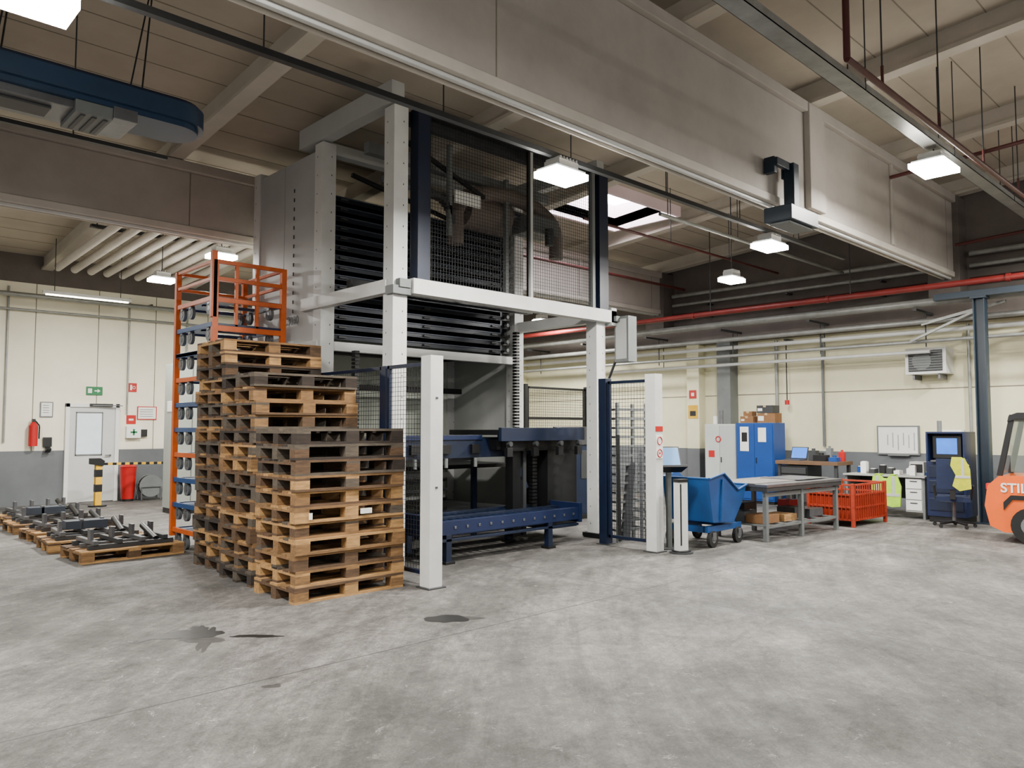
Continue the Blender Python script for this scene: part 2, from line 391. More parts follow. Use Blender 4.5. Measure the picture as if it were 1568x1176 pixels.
# low roller conveyor
for y in (7.12,7.5,7.9):
    b.box(5.6,8.05,y,y+0.09,0.34,0.50,DBLUE if y<7.3 else NAVY)
    b.box(5.6,8.05,y,y+0.09,0.26,0.29,NAVY)
for k in range(19): b.cyl((5.7+k*0.12,7.2,0.46),(5.7+k*0.12,7.92,0.46),0.022,NAVY,8)
for k in range(12): b.cb(5.85+k*.19,7.115,.42,.03,.01,.03,STEEL)
for x in (5.72,7.45):
    for y in (7.12,7.9):
        b.box(x,x+0.08,y,y+0.08,0.03,0.34,NAVY); b.box(x-.03,x+0.11,y-.03,y+0.11,0,0.03,BLACK)
b.box(5.55,5.6,7.1,8.0,0.3,0.56,DBLUE); b.box(8.05,8.1,7.1,8.0,0.3,0.56,DBLUE)
b.box(9.04,9.24,7.0,7.26,2.58,3.26,GREYP); b.box(9.03,9.04,7.03,7.23,2.62,3.22,OFFW); b.box(8.95,9.05,7.15,7.3,3.18,3.26,GREYP)
b.tube([(9.12,7.3,2.62),(9.05,7.4,2.3),(8.95,7.45,2.1)],0.02,BLACK)
tower=b.done(0.004)
text_child(tower,'label_number','C3030',0.16,(5.075,9.98,3.02),(math.pi/2,0,-math.pi/2),DGREY)

# ------------------------------------------------------------------ safety fences
def fence_post(b,x,y,h,w=0.16,m=WHITE):
    b.box(x-w/2,x+w/2,y-w/2,y+w/2,0.012,h,m); b.box(x-w/2-.03,x+w/2+.03,y-w/2-.03,y+w/2+.03,0,0.012,DGREY)
def panel_y(b,x,y0,y1,z0,z1,m=NAVY):
    b.box(x-.02,x+.02,y0,y0+.04,z0,z1,m); b.box(x-.02,x+.02,y1-.04,y1,z0,z1,m)
    b.box(x-.02,x+.02,y0,y1,z0,z0+.04,m); b.box(x-.02,x+.02,y0,y1,z1-.04,z1,m)
    b.mesh_y(y0+.04,y1-.04,x,z0+.04,z1-.04,0.05,0.005,WIRE)
def panel_x(b,y,x0,x1,z0,z1,m=NAVY):
    b.box(x0,x0+.04,y-.02,y+.02,z0,z1,m); b.box(x1-.04,x1,y-.02,y+.02,z0,z1,m)
    b.box(x0,x1,y-.02,y+.02,z0,z0+.04,m); b.box(x0,x1,y-.02,y+.02,z1-.04,z1,m)
    b.mesh_x(x0+.04,x1-.04,y,z0+.04,z1-.04,0.05,0.005,WIRE)
b=B('safety_fence')
fence_post(b,4.80,6.22,2.33)
panel_y(b,4.84,6.33,7.05,0.1,2.28); fence_post(b,4.86,7.12,2.28,0.09,NAVY)
panel_y(b,4.87,7.2,8.85,0.1,2.28); fence_post(b,4.88,8.92,2.28,0.08,NAVY)
for z in (1.0,1.9): b.cb(4.80,6.137,z,0.03,0.006,0.02,HOLE)
b.done(0.004)
b=B('safety_fence')
fence_post(b,8.27,6.0,2.3)
panel_y(b,8.3,6.1,6.78,0.1,2.24); fence_post(b,8.32,6.86,2.28,0.13,NAVY)
b.box(8.19,8.35,5.915,5.92,1.55,1.62,RED); b.box(8.2,8.34,5.912,5.92,1.2,1.5,PAPER)
for z in (1.27,1.43): b.ring((8.27,5.91,z),'y',0.05,0.007,RED)
b.cyl((8.27,5.915,1.27),(8.27,5.905,1.27),0.012,RED,8)
b.done(0.004)
b=B('safety_fence')
panel_x(b,10.0,9.9,11.5,0.15,2.36,BLACK); fence_post(b,9.86,10.0,2.4,0.07,BLACK); fence_post(b,11.54,10.0,2.4,0.07,BLACK)
b.box(9.92,11.48,9.97,10.0,1.75,1.80,BLACK)
b.done()

b=B('light_barrier_post')
b.cyl((0,0,0),(0,0,0.02),0.15,DGREY,24); b.cyl((0,0,0.02),(0,0,0.035),0.12,BLACK,24)
b.box(-0.075,0.075,-0.05,0.05,0.035,0.9,WHITE); b.box(-0.08,0.08,-0.055,0.055,0.9,0.94,BLACK)
b.box(-0.06,-0.035,-0.052,-0.05,0.1,0.88,BLACK)
b.done(0.004,loc=(8.43,5.71,0),rz=-0.2)
b=B('operator_terminal')
b.box(-0.03,0.03,-0.03,0.03,0.015,1.06,GREYP); b.box(-0.12,0.12,-0.12,0.12,0,0.015,DGREY)
b.M=Matrix.Translation((0,0,1.16))@Matrix.Rotation(math.radians(-22),4,'X')
b.box(-0.17,0.17,-0.03,0.03,-0.13,0.19,DGREY); b.box(-0.15,0.15,-0.034,-0.03,-0.08,0.17,mat('pale_screen',(110,150,195),0.3,0,0.05,3,emit=0.3))
b.box(-0.17,0.17,-0.2,0.02,-0.16,-0.13,BLACK)
b.M=Matrix.Identity(4)
b.done(0.004,loc=(8.64,6.04,0),rz=-0.55)
b=B('slatted_steel_rack')
for x in (-.28,.28):
    for y in (-.14,.14): b.box(x-.02,x+.02,y-.02,y+.02,0,1.95,GREYP)
k=0.15
while k<1.95:
    b.box(-.28,.28,-.16,-.13,k,k+.035,GREYP); b.box(-.28,-.25,-.14,.14,k,k+.03,STEEL); b.box(.25,.28,-.14,.14,k,k+.03,STEEL); k+=.13
b.bar((-.2,-.2,0.0+.03),(-.05,-.17,1.1),.16,STEEL,.012); b.bar((-.32,-.22,.03),(-.3,-.17,1.5),.04,BLACK,.03); b.bar((.1,-.22,.03),(.14,-.17,1.3),.05,STEEL,.012)
b.done(0.002,loc=(8.84,6.92,0),rz=-.15)

b=B('control_console')
b.box(-0.5,0.5,-0.3,0.3,0,0.08,BLACK); b.box(-0.45,0.45,-0.25,0.25,0.08,1.3,NAVY)
b.prism([(-0.28,1.3),(0.28,1.3),(0.28,1.62),(-0.1,1.55)],'x',-0.45,0.45,BLACK)
b.box(-0.3,0.3,-0.26,-0.255,0.7,1.2,DGREY); b.tube([(0.35,0,1.6),(0.37,0,1.9),(0.3,0,2.15),(0.15,0,2.2)],0.02,BLACK)
b.done(0.006,loc=(10.6,9.3,0),rz=0.0)

# ------------------------------------------------------------------ pallets
def pallet(b,x,y,z,rot=0,pal=(0,1,2,3,4),L=1.2,W=0.8):
    old=b.M; b.M=old@Matrix.Translation((x,y,z))@Matrix.Rotation(rot,4,'Z')
    w=lambda: WOODS[random.choice(pal)]
    h=0.022
    for yy in (-W/2+0.05,0,W/2-0.05): b.box(-L/2,L/2,yy-0.05,yy+0.05,0,h,w())
    for xx in (-L/2+0.0725,0,L/2-0.0725):
        for yy in (-W/2+0.05,0,W/2-0.05):
            b.box(xx-0.0725,xx+0.0725,yy-0.05,yy+0.05,h,0.1,w())
        b.box(xx-0.0725,xx+0.0725,-W/2,W/2,0.1,0.1+h,w())
    for yy,ww in ((-W/2+0.0725,0.145),(-0.195,0.1),(0,0.145),(0.195,0.1),(W/2-0.0725,0.145)):
        b.box(-L/2,L/2,yy-ww/2,yy+ww/2,0.1+h,0.1+2*h,w())
    b.M=old
def stack(cx,cy,n,pals,jit=0.018,extra=None):
    b=B('pallet_stack')
    for k in range(n):
        dx,dy=random.uniform(-jit,jit),random.uniform(-jit,jit)
        pallet(b,dx,dy,k*0.1445,random.uniform(-0.02,0.02),pals(k))
    if extra: extra(b)
    return b.done(loc=(cx,cy,0))
lightp=(0,0,1,1,2,3); midp=(0,1,1,2,2,3); darkp=(2,3,4,3,4)
def ex(b):
    b.cb(-0.45,-0.41,5*0.1445+0.06,0.03,0.02,0.06,PAPER)
    b.cb(0.15,-0.41,5*0.1445+0.07,0.12,0.02,0.05,PAPER)
stack(4.03,6.86,11,lambda k: darkp if k in(8,9,10) else (lightp if k in (0,1,3,4,5,6,7) else midp),extra=ex)
stack(4.09,7.84,15,lambda k: midp if k in (1,2,4,5,8,9,12,13) else ((1,2,2,3) if k%2 else darkp))
stack(4.19,8.80,18,lambda k: (0,1,2,2,3) if k%3 else darkp,0.02)

for i,(x,y,r) in enumerate(((3.2,10.45,0.04),(3.15,11.55,-0.05),(3.2,12.7,0.06),(3.2,13.9,0.0),(3.3,15.1,0.05))):
    b=B('pallet_with_steel_parts')
    pallet(b,0,0,0,0,(0,0,1,1,2))
    for k in range(3):
        yy=-0.3+k*0.28
        b.box(-0.5,0.5,yy,yy+0.05,0.146,0.2,STEEL if k%2 else DGREY)
    for k in range(4):
        xx=-0.45+k*0.27; b.box(xx,xx+0.06,-0.32,0.32,0.2,0.25,DGREY if k%2 else STEEL)
        b.box(xx,xx+0.04,-0.2+0.1*k,-0.1+0.1*k,0.25,0.38,STEEL)
    b.cyl((0.3,-0.25,0.2),(0.3,0.2,0.33),0.04,BLACK)
    if i%2: b.box(-0.35,0.15,-0.1,0.15,0.25,0.36,mat('blue_grey_part',(46,54,66),0.5))
    b.done(0.003,loc=(x,y,0),rz=r)

# ------------------------------------------------------------------ orange dolly rack
b=B('stacked_roll_dollies')
x0,x1,y0,y1=3.93,4.88,9.62,10.82
for (x,y) in ((x0,y1),(x0+0.02,y0),(x1,y0),(x1,y1)):
    b.box(x-.035,x+.035,y-.035,y+.035,0.14,3.74,ORANGE)
WHG=mat('grey_wheel',(84,88,90),0.6)
for lev in range(10):
    z=0.2+lev*0.335
    for yy in (y0,y1): b.box(x0,x1,yy-.02,yy+.02,z,z+0.05,DBLUE)
    b.box(x0-.02,x0+.02,y0,y1,z,z+0.06,SKBLUE if lev%3 else ORANGE); b.box(x1-.02,x1+.02,y0,y1,z,z+0.05,DBLUE)
    b.box(x0+.1,x1-.1,(y0+y1)/2-.03,(y0+y1)/2+.03,z,z+0.04,DBLUE)
    b.box(x0-.01,x0+.4,y0+.1,y1-.1,z+.02,z+.045,SKBLUE)
    for xx in (x0+0.02,x1-0.12):
        for yy in (y0+0.14,y1-0.16,y1-.45):
            zz=z-0.085 if lev else 0.085
            b.cyl((xx-.02,yy,zz),(xx+.02,yy,zz),0.085,WHG,14); b.cyl((xx-.024,yy,zz),(xx+.024,yy,zz),0.035,STEEL,10)
            b.box(xx-.03,xx+.03,yy-.035,yy+.035,zz+0.05,zz+0.09 if lev else z,STEEL)
for z in (3.72,3.5):
    b.box(x0,x1,y0-.025,y0+.025,z-.025,z+.025,ORANGE); b.box(x0-.02,x0+.02,y0,y1,z-.02,z+.02,ORANGE)
    b.box(x1-.02,x1+.02,y0,y1,z-.02,z+.02,ORANGE); b.box(x0,x1,y1-.02,y1+.02,z-.02,z+.02,ORANGE)
for x in (x0+0.3,x0+0.58): b.box(x-.02,x+.02,y0-.02,y0+.02,2.9,3.72,ORANGE)
b.box(x0,x1,y0-.025,y0+.025,2.83,2.9,ORANGE); b.box(x0-.02,x0+.02,y0,y1,2.55,2.6,ORANGE)
b.box(x0,x1,y0-.025,y0+.025,3.2,3.26,ORANGE)
b.bar((x0,y0,3.0),(x0,y0,3.85),0.07,ORANGE)
b.done(0.003)

# ------------------------------------------------------------------ left wall furniture
b=B('door_1')
X0,X1=4.40,5.46; Y=YW
b.box(X0,X0+.08,Y-.07,Y,0,2.12,WHT2); b.box(X1-.08,X1,Y-.07,Y,0,2.12,WHT2); b.box(X0,X1,Y-.07,Y,2.04,2.12,WHT2)
b.box(X0+.08,X1-.08,Y-.04,Y,0.01,2.04,mat('door_leaf',(186,188,185),0.5,0,0.03,3))
b.box(X0+.22,X1-.35,Y-.05,Y-.04,1.02,1.92,mat('door_window_pane',(206,218,226),0.2,0,0.04,3,emit=0.3))
for z0,z1 in ((1.0,1.03),(1.91,1.94)): b.box(X0+.2,X1-.33,Y-.055,Y-.04,z0,z1,GREYP)
for xx in (X0+.2,X1-.35): b.box(xx,xx+.02,Y-.055,Y-.04,1.0,1.94,GREYP)
b.cyl((X1-.17,Y-.09,1.0),(X1-.17,Y-.04,1.0),0.02,STEEL,8); b.box(X1-.28,X1-.16,Y-.1,Y-.085,0.99,1.01,STEEL)
b.box(X0+.45,X1-.15,Y-.11,Y-.05,2.06,2.12,BLACK); b.bar((X0+.5,Y-.1,2.08),(X1+.02,Y-.2,2.08),0.02,GREYP)
b.done(0.003)
b=B('exit_sign')
b.box(-0.16,0.16,-.03,0,-.09,.09,GREEN); b.box(-.13,-.05,-.032,-.03,-.05,.05,PAPER); b.box(.0,.1,-.032,-.03,-.012,.012,PAPER)
b.prism([(.06,-.04),(.12,0),(.06,.04)],'y',-.033,-.03,PAPER)
b.done(loc=(4.95,YW,2.40))
b=B('fire_extinguisher')
b.cyl((0,-0.12,0),(0,-0.12,0.42),0.085,RED,16); b.cyl((0,-0.12,0.42),(0,-0.12,0.5),0.085,RED,16,0.03)
b.box(-.03,.03,-.16,-.08,.5,.56,BLACK); b.tube([(0.03,-.14,.52),(0.1,-.16,.42),(0.1,-.15,.15)],0.015,RUB); b.box(-.05,.05,-.035,0,.1,.4,BLACK)
b.done(loc=(3.80,YW,1.22))
b=B('wall_bracket'); b.box(-.08,.08,-.06,0,0,.2,BLACK); b.prism([(-.06,0),(-.2,-.05),(-.06,-.12)],'x',-.05,.05,BLACK); b.done(0.004,loc=(4.08,YW,1.2))
b=B('fire_sign'); b.box(-.1,.1,-.01,0,-.1,.1,RED); b.box(-.04,.0,-.012,-.01,-.06,.06,PAPER); b.ring((.04,-.012,0),'y',.03,.006,PAPER,10)
b.done(loc=(5.72,YW,2.5))
b=B('fire_sign'); b.box(-.1,.1,-.01,0,-.1,.1,RED); b.box(-.05,.05,-.012,-.01,-.02,.02,PAPER); b.done(loc=(5.72,YW,1.78))
for (x,z,w,h) in ((4.05,1.98,.24,.32),(6.05,1.93,.42,.3)):
    b=B('notice_board'); b.box(-w/2,w/2,-.02,0,-h/2,h/2,GREYP if w<.3 else RED); b.box(-w/2+.02,w/2-.02,-.022,-.02,-h/2+.02,h/2-.02,PAPER)
    for k in range(4): b.box(-w/2+.05,w/2-.08,-.024,-.022,h/2-.08-k*.05,h/2-.07-k*.05,DGREY)
    b.done(loc=(x,YW-.006,z))
b=B('first_aid_box'); b.box(-.15,.15,-.12,0,-.13,.13,PAPER); b.box(-.02,.02,-.125,-.12,-.07,.07,GREEN); b.box(-.07,.07,-.125,-.12,-.02,.02,GREEN); b.box(.16,.3,-.08,0,-.1,.06,BLACK); b.done(0.004,loc=(5.75,YW,1.5))
b=B('wall_cable_conduits')
for x in (2.9,3.3,5.62,6.9,8.2,9.8): b.cyl((x,YW-.03,1.3 if x<5 else 1.9),(x,YW-.03,4.5),0.02,PIPEG,8)
b.cyl((-8,YW-.3,4.3),(15,YW-.3,4.3),0.05,PIPEG,10); b.cyl((-8,YW-.12,4.02),(15,YW-.12,4.02),0.025,PIPEG,8)
for x in range(-6,15,3): b.box(x-.02,x+.02,YW-.32,YW,4.34,4.38,DGREY)
b.done()
b=B('barrier_post')
b.cyl((0,0,0),(0,0,.03),0.17,BLACK,20); b.box(-.06,.06,-.06,.06,.03,.93,YELL); b.box(-.065,.065,-.065,.065,.3,.45,BLACK); b.box(-.065,.065,-.065,.065,.6,.75,BLACK)
b.prism([(-.16,.86),(.07,.82),(.1,.92),(.02,.98),(-.16,.98)],'y',-.08,.08,BLACK)
b.bar((.06,0,.86),(2.2,.9,.80),0.01,YELL,.05)
for k in range(11): b.bar((.1+k*.19,.0168+k*.0799,.858-k*.0053),(.19+k*.19,.0547+k*.0799,.8555-k*.0053),0.014,BLACK,.052)
b.done(0.003,loc=(4.75,17.2,0))
b=B('cable_reel')
b.cyl((0,-.09,.32),(0,.09,.32),.12,DGREY,20); b.cyl((0,-.11,.32),(0,-.08,.32),.24,GREYP,24); b.cyl((0,.08,.32),(0,.11,.32),.24,GREYP,24)
b.ring((0,0,.32),'y',.18,.06,RUB,20); b.tube([(-.2,-.12,0.02),(-.2,-.12,.3),(.2,-.12,.3),(.2,-.12,.02)],.015,STEEL); b.tube([(-.2,.12,0.02),(-.2,.12,.3),(.2,.12,.3),(.2,.12,.02)],.015,STEEL)
b.done(loc=(6.0,17.95,0))
b=B('red_waste_bin'); b.cyl((0,0,0.05),(0,0,.75),.13,RED,18,.17); b.cyl((0,0,.75),(0,0,.83),.18,RED,18,.07); b.cyl((0,0,0),(0,0,.05),.12,BLACK,18); b.done(loc=(5.58,18.05,.0))
b=B('electrical_cabinet')
b.box(-.3,.3,-.3,.3,.1,2.8,mat('cabinet_light_grey',(150,155,148),0.5,0,0.05,2)); b.box(-.29,.29,-.29,.29,0,.1,BLACK)
b.box(-.01,.0,-.305,-.3,.15,2.75,DGREY); b.box(-.22,-.2,-.32,-.3,1.3,1.5,BLACK); b.box(-.305,-.3,-.2,.15,1.9,2.1,PAPER); b.box(-.31,-.3,-.22,-.2,1.2,1.4,BLACK)
b.done(0.006,loc=(5.62,14.9,0))

# ------------------------------------------------------------------ skip cart
b=B('tipping_skip_cart')
W0,W1=-.36,.36
prof=[(-.48,.92),(-.38,.34),(.16,.30),(.44,.60),(.54,.80),(.28,.74),(-.1,.98)]
for y in (W0,W1-.012): b.prism(prof,'y',y,y+.012,SKBLUE)
def plate(p,q,t=.012): b.bar((p[0],0,p[1]),(q[0],0,q[1]),W1-W0,SKBLUE,t)
plate(prof[0],prof[1]); plate(prof[1],prof[2]); plate(prof[2],prof[3]); plate(prof[3],prof[4])
for y in (W0-.01,W1+.01):
    b.tube([(-.48,y,.92),(-.1,y,.98),(.28,y,.74),(.54,y,.80)],.016,SKBLUE); b.bar((-.2,y,.35),(-.15,y,.9),.04,SKBLUE,.03)
b.tube([(-.48,W0,.92),(-.48,W1,.92)],.016,SKBLUE); b.tube([(.54,W0,.8),(.54,W1,.8)],.016,SKBLUE)
for y in (-.28,.28): b.box(-.45,.45,y-.04,y+.04,.2,.28,SKBLUE)
b.box(-.45,-.37,-.28,.28,.2,.28,SKBLUE); b.box(.37,.45,-.28,.28,.2,.28,SKBLUE)
for x in (-.34,.34):
    for y in (-.32,.32):
        r=.11; b.cyl((x,y-.025,r),(x,y+.025,r),r,RUB,18); b.cyl((x,y-.028,r),(x,y+.028,r),.05,GREYP,12)
        b.box(x-.04,x+.04,y-.04,y-.03,.1,.2,STEEL); b.box(x-.04,x+.04,y+.03,y+.04,.1,.2,STEEL)
b.done(0.002,loc=(9.43,6.0,0),rz=0.03)

# ------------------------------------------------------------------ work table
b=B('steel_work_table')
L,Wd=2.15,.95
b.box(0,L,0,Wd,.76,.80,STEEL); b.box(0.01,L-.01,.01,Wd-.01,.70,.76,DGREY)
for x in (.05,1.0,L-.11):
    for y in (.05,Wd-.11): b.box(x,x+.06,y,y+.06,.0,.70,GREYP)
for y in (.06,Wd-.1): b.box(.05,L-.05,y,y+.04,.18,.22,GREYP); b.box(.05,L-.05,y,y+.04,.62,.68,GREYP)
for k in range(6): b.box(.1+k*.36,.2+k*.36,.06,Wd-.06,.20,.225,GREYP)
b.box(.0,1.5,.2,Wd,.80,.812,mat('sheet_stack',(130,126,122),0.35,0.4,0.1,2)); b.box(1.1,2.0,.15,.8,.812,.822,STEEL)
for (x,y,z,sx,sy,sz,m) in ((.35,.3,.3,.4,.3,.12,CARD),(.9,.35,.28,.35,.35,.1,WOODS[0]),(1.3,.4,.32,.3,.3,.16,DGREY),(1.7,.35,.3,.4,.3,.12,STEEL),(.35,.6,.45,.3,.2,.1,BLACK),(1.55,.6,.42,.25,.2,.1,RED)):
    b.cb(x,y,z-.01 if z<.4 else z,sx,sy,sz,m)
    if z>=.4: b.cb(x,y,.3,sx,sy,.16,GREYP)
b.done(0.003,loc=(10.02,5.36,0),rz=-0.06)
b=B('orange_mesh_container')
for x in (0,1.15):
    for y in (0,.75): b.box(x,x+.05,y,y+.05,0,.7,RORNG)
for z in (.1,.3,.5,.66):
    for y in (0.01,.76): b.box(0,1.2,y,y+.03,z,z+.03,RORNG)
    for x in (.01,1.16): b.box(x,x+.03,0,.8,z,z+.03,RORNG)
b.box(.03,1.17,.03,.77,.1,.13,RORNG); b.box(.04,1.16,.03,.05,.13,.5,RORNG); b.box(.03,.05,.04,.76,.13,.5,RORNG)
for k in range(14): b.box(.08+k*.08,.09+k*.08,.0,.02,.1,.66,RORNG)
for k in range(10): b.box(.0,.02,.06+k*.07,.07+k*.07,.1,.66,RORNG)
b.box(.1,1.1,.1,.7,.13,.45,DGREY)
b.done(0.002,loc=(12.5,5.2,0),rz=-.05)

# ------------------------------------------------------------------ cabinets
def cabinet(name,y0,y1,m,mdoor,h,x0=15.0,x1=15.5):
    b=B(name); b.box(x0,x1,y0,y1,.06,h,m); b.box(x0+.02,x1,y0+.02,y1-.02,0,.06,BLACK)
    ym=(y0+y1)/2
    b.box(x0-.015,x0,y0+.02,ym-.004,.1,h-.03,mdoor); b.box(x0-.015,x0,ym+.004,y1-.02,.1,h-.03,m)
    b.box(x0-.03,x0-.015,ym-.05,ym-.03,h*.5,h*.5+.12,BLACK)
    return b
b=cabinet('tool_cabinet',8.75,9.5,mat('cabinet_pale_grey',(172,177,173),.5,0,.04,2),mat('cabinet_pale_grey2',(160,165,163),.5,0,.04,2),1.68)
b.ring((14.975,9.15,1.35),'x',.06,.012,RED,14); b.box(14.98,14.99,9.25,9.4,.95,1.1,RED); b.cyl((15.2,9.2,1.68),(15.2,9.2,1.98),.05,STEEL,10); b.cyl((15.2,9.35,1.68),(15.2,9.35,1.86),.05,WHT2,10)
b.done(0.004)
b=cabinet('tool_cabinet',7.86,8.72,CABBL,CABBL,1.70)
b.box(14.975,14.985,8.42,8.62,1.1,1.62,PAPER); b.box(14.975,14.985,8.02,8.2,1.3,1.6,PAPER); b.box(14.972,14.976,8.45,8.58,1.3,1.5,BLACK)
b.done(0.004)
for (y,z,w,h,dd) in ((8.05,1.705,.4,.2,.3),(8.08,1.91,.36,.16,.3),(8.5,1.705,.3,.14,.3),(8.5,1.85,.2,.1,.2)):
    b=B('cardboard_box'); b.box(-dd/2,dd/2,-w/2,w/2,0,h,CARD if w!=.36 else DGREY); b.box(-dd/2-.002,dd/2+.002,-.03,.03,h-.04,h+.002,mat('packing_tape',(180,156,116),.4)); b.box(-dd/2-.003,-dd/2,.05,w/2-.02,.04,h-.06,PAPER)
    b.done(0.003,loc=(15.2,y,z))

b=B('workbench')
b.box(14.45,15.15,6.3,7.55,.88,.95,mat('bench_wood',(92,68,46),.7,0,.15,5)); 
for y in (6.33,7.46):
    for x in (14.5,15.06): b.box(x,x+.06,y,y+.06,0,.88,DGREY)
b.box(14.5,15.1,6.35,7.5,.3,.33,DGREY); b.box(14.48,15.1,6.9,7.46,.35,.86,BLACK)
for z in (.4,.55,.7): b.box(14.465,14.48,6.93,7.43,z,z+.12,DGREY)
b.done(0.004)
b=B('laptop')
b.box(-.13,.13,-.18,.18,0,.02,PLAST); b.M=Matrix.Translation((.13,0,.02))@Matrix.Rotation(math.radians(18),4,'Y')
b.box(-.008,.008,-.18,.18,0,.25,BLACK); b.box(-.011,-.008,-.165,.165,.02,.235,SCREEN); b.M=Matrix.Identity(4)
b.done(0.002,loc=(14.75,7.28,.95),rz=-.1)
b=B('bench_clutter')
for (x,y,sx,sy,sz,m) in ((0,0,.2,.25,.12,BLACK),(.1,.2,.15,.15,.2,DGREY),(-.05,-.28,.2,.15,.08,CABBL),(.15,-.1,.12,.1,.25,GREYP),(.2,-.32,.1,.1,.18,RED)): 
    b.cb(x,y,sz/2,sx,sy,sz,m); b.cyl((x,y,sz),(x,y,sz+.04),min(sx,sy)*.25,m,8)
b.done(0.004,loc=(14.75,6.74,.95))

b=B('office_desk')
b.box(14.45,15.2,4.78,6.2,.72,.75,mat('desk_grey',(150,152,148),.5,0,.04,2))
for y in (4.8,6.14):
    b.box(14.5,15.15,y,y+.04,0,.72,GREYP)
b.box(14.5,15.1,4.84,5.12,.12,.7,OFFW)
for z in (.15,.34,.53): b.box(14.485,14.5,4.85,5.11,z,z+.17,WHT2); b.box(14.475,14.485,4.92,5.04,z+.12,z+.135,DGREY)
b.box(15.1,15.13,5.12,6.14,.3,.72,DGREY)
b.done(0.003)
b=B('desk_clutter')
for k in range(9):
    x=random.uniform(-.15,.2); y=-.6+k*.15; h=random.uniform(.03,.22)
    b.cb(x,y,h/2,random.uniform(.1,.2),.1,h,random.choice([PAPER,BLACK,CABBL,GREYP,PAPER,DGREY]))
    b.cb(x,y,h+.005,.08,.07,.01,PAPER)
b.box(-.15,.2,-.62,-.38,.0,.24,OFFW); b.box(-.155,-.15,-.6,-.4,.05,.2,BLACK)
b.done(0.003,loc=(14.87,5.5,.75))
b=B('whiteboard')
b.box(16.15,XW,5.42,6.22,1.06,1.64,GREYP); b.box(16.146,16.15,5.45,6.19,1.09,1.61,PAPER)
for k in range(6): b.box(16.144,16.146,5.5+.1*k,5.52+.1*k,1.15+.05*(k%3),1.5-.04*(k%2),mat('marker_lines',(150,156,160),.6))
b.box(16.1,16.15,5.6,6.0,1.04,1.06,GREYP)
b.done()
b=B('computer_workstation')
b.box(14.3,14.9,4.1,4.7,.1,1.02,DBLUE); b.box(14.32,14.9,4.12,4.68,0,.1,BLACK)
b.box(14.6,14.9,4.1,4.7,1.02,1.5,DBLUE); b.box(14.3,14.6,4.1,4.13,1.02,1.5,DBLUE); b.box(14.3,14.6,4.67,4.7,1.02,1.5,DBLUE); b.box(14.3,14.9,4.1,4.7,1.5,1.53,DBLUE)
b.box(14.4,14.44,4.18,4.62,1.08,1.46,BLACK); b.box(14.395,14.4,4.24,4.56,1.15,1.42,SCREEN)
b.box(14.2,14.34,4.15,4.6,1.02,1.05,PLAST)
for z in (.2,.5,.75): b.box(14.285,14.3,4.14,4.66,z,z+.2,NAVY); b.box(14.275,14.285,4.3,4.5,z+.15,z+.165,STEEL)
b.box(14.5,14.7,4.2,4.5,1.53,1.56,PAPER); b.cyl((14.7,4.6,1.53),(14.7,4.6,1.72),.04,GREYP,8)
b.done(0.004)
b=B('office_chair')
for k in range(5):
    a=k*2*math.pi/5; b.bar((0,0,.09),(.3*math.cos(a),.3*math.sin(a),.07),.045,BLACK,.03)
    cx,cy=.3*math.cos(a),.3*math.sin(a); b.cyl((cx-.02,cy,.03),(cx+.02,cy,.03),.03,RUB,10)
b.cyl((0,0,.09),(0,0,.42),.03,STEEL,10)
b.box(-.24,.24,-.24,.24,.42,.5,FABR); b.box(-.27,-.22,-.04,.04,.46,.7,BLACK)
b.box(-.29,-.22,-.22,.22,.62,1.1,FABR)
for y in (-.27,.27): b.tube([(-.1,y*.9,.45),(-.1,y,.66),(.14,y,.66)],.02,BLACK)
vp=[(-.26,.64),(-.25,.95),(-.18,1.12),(-.02,1.13),(.02,1.0),(-.05,.85),(.0,.68),(-.1,.60)]
b.prism(vp,'x',-.315,-.295,HIVIS); b.box(-.32,-.315,-.25,-.05,.80,.84,REFL); b.box(-.32,-.315,-.17,-.13,.84,1.1,REFL)
b.prism([(-.24,1.0),(-.14,1.13),(.0,1.13),(.02,1.0)],'x',-.295,-.2,HIVIS)
b.done(0.012,loc=(13.8,4.14,0),rz=0.25)
b=B('hi_vis_vest')
vp=[(-.24,-.55),(-.26,-.2),(-.2,-.02),(-.08,.0),(-.03,-.06),(.04,-.06),(.1,0),(.22,-.02),(.25,-.25),(.22,-.56),(.05,-.53),(-.1,-.57)]
b.prism(vp,'x',-.015,.02,HIVO); b.box(-.02,-.015,-.245,.24,-.38,-.33,REFL); b.box(-.02,-.015,-.16,-.11,-.33,-.02,REFL); b.box(-.02,-.015,.12,.17,-.33,-.02,REFL)
b.box(-.015,.14,-.16,-.06,-.003,.012,HIVO); b.box(-.015,.14,.08,.2,-.003,.012,HIVO)
b.done(0.004,loc=(14.42,5.42,.756))
b=B('wall_heater')
b.box(15.75,XW,4.78,5.5,2.62,3.12,WHT2); b.box(15.74,15.75,4.84,5.44,2.67,3.07,DGREY)
for k in range(8): b.box(15.72,15.745,4.84,5.44,2.69+k*.048,2.71+k*.048,GREYP)
b.cyl((15.73,5.2,2.87),(15.74,5.2,2.87),.17,GREYP,20)
b.box(15.8,XW,4.9,4.94,2.52,2.62,STEEL); b.box(15.8,XW,5.35,5.39,2.52,2.62,STEEL)
b.done(0.006)
b=B('steel_support_column')
b.box(-.09,.09,-.09,-.07,0,3.78,TEAL); b.box(-.09,.09,.07,.09,0,3.78,TEAL); b.box(-.012,.012,-.07,.07,0,3.78,TEAL)
b.box(-.14,.14,-.14,.14,0,.02,TEAL); b.box(-.12,.12,-.12,.12,3.78,3.82,TEAL)
b.box(-.08,.08,-.9,.7,3.82,3.93,TEAL)
b.done(0.003,loc=(14.66,3.90,0))

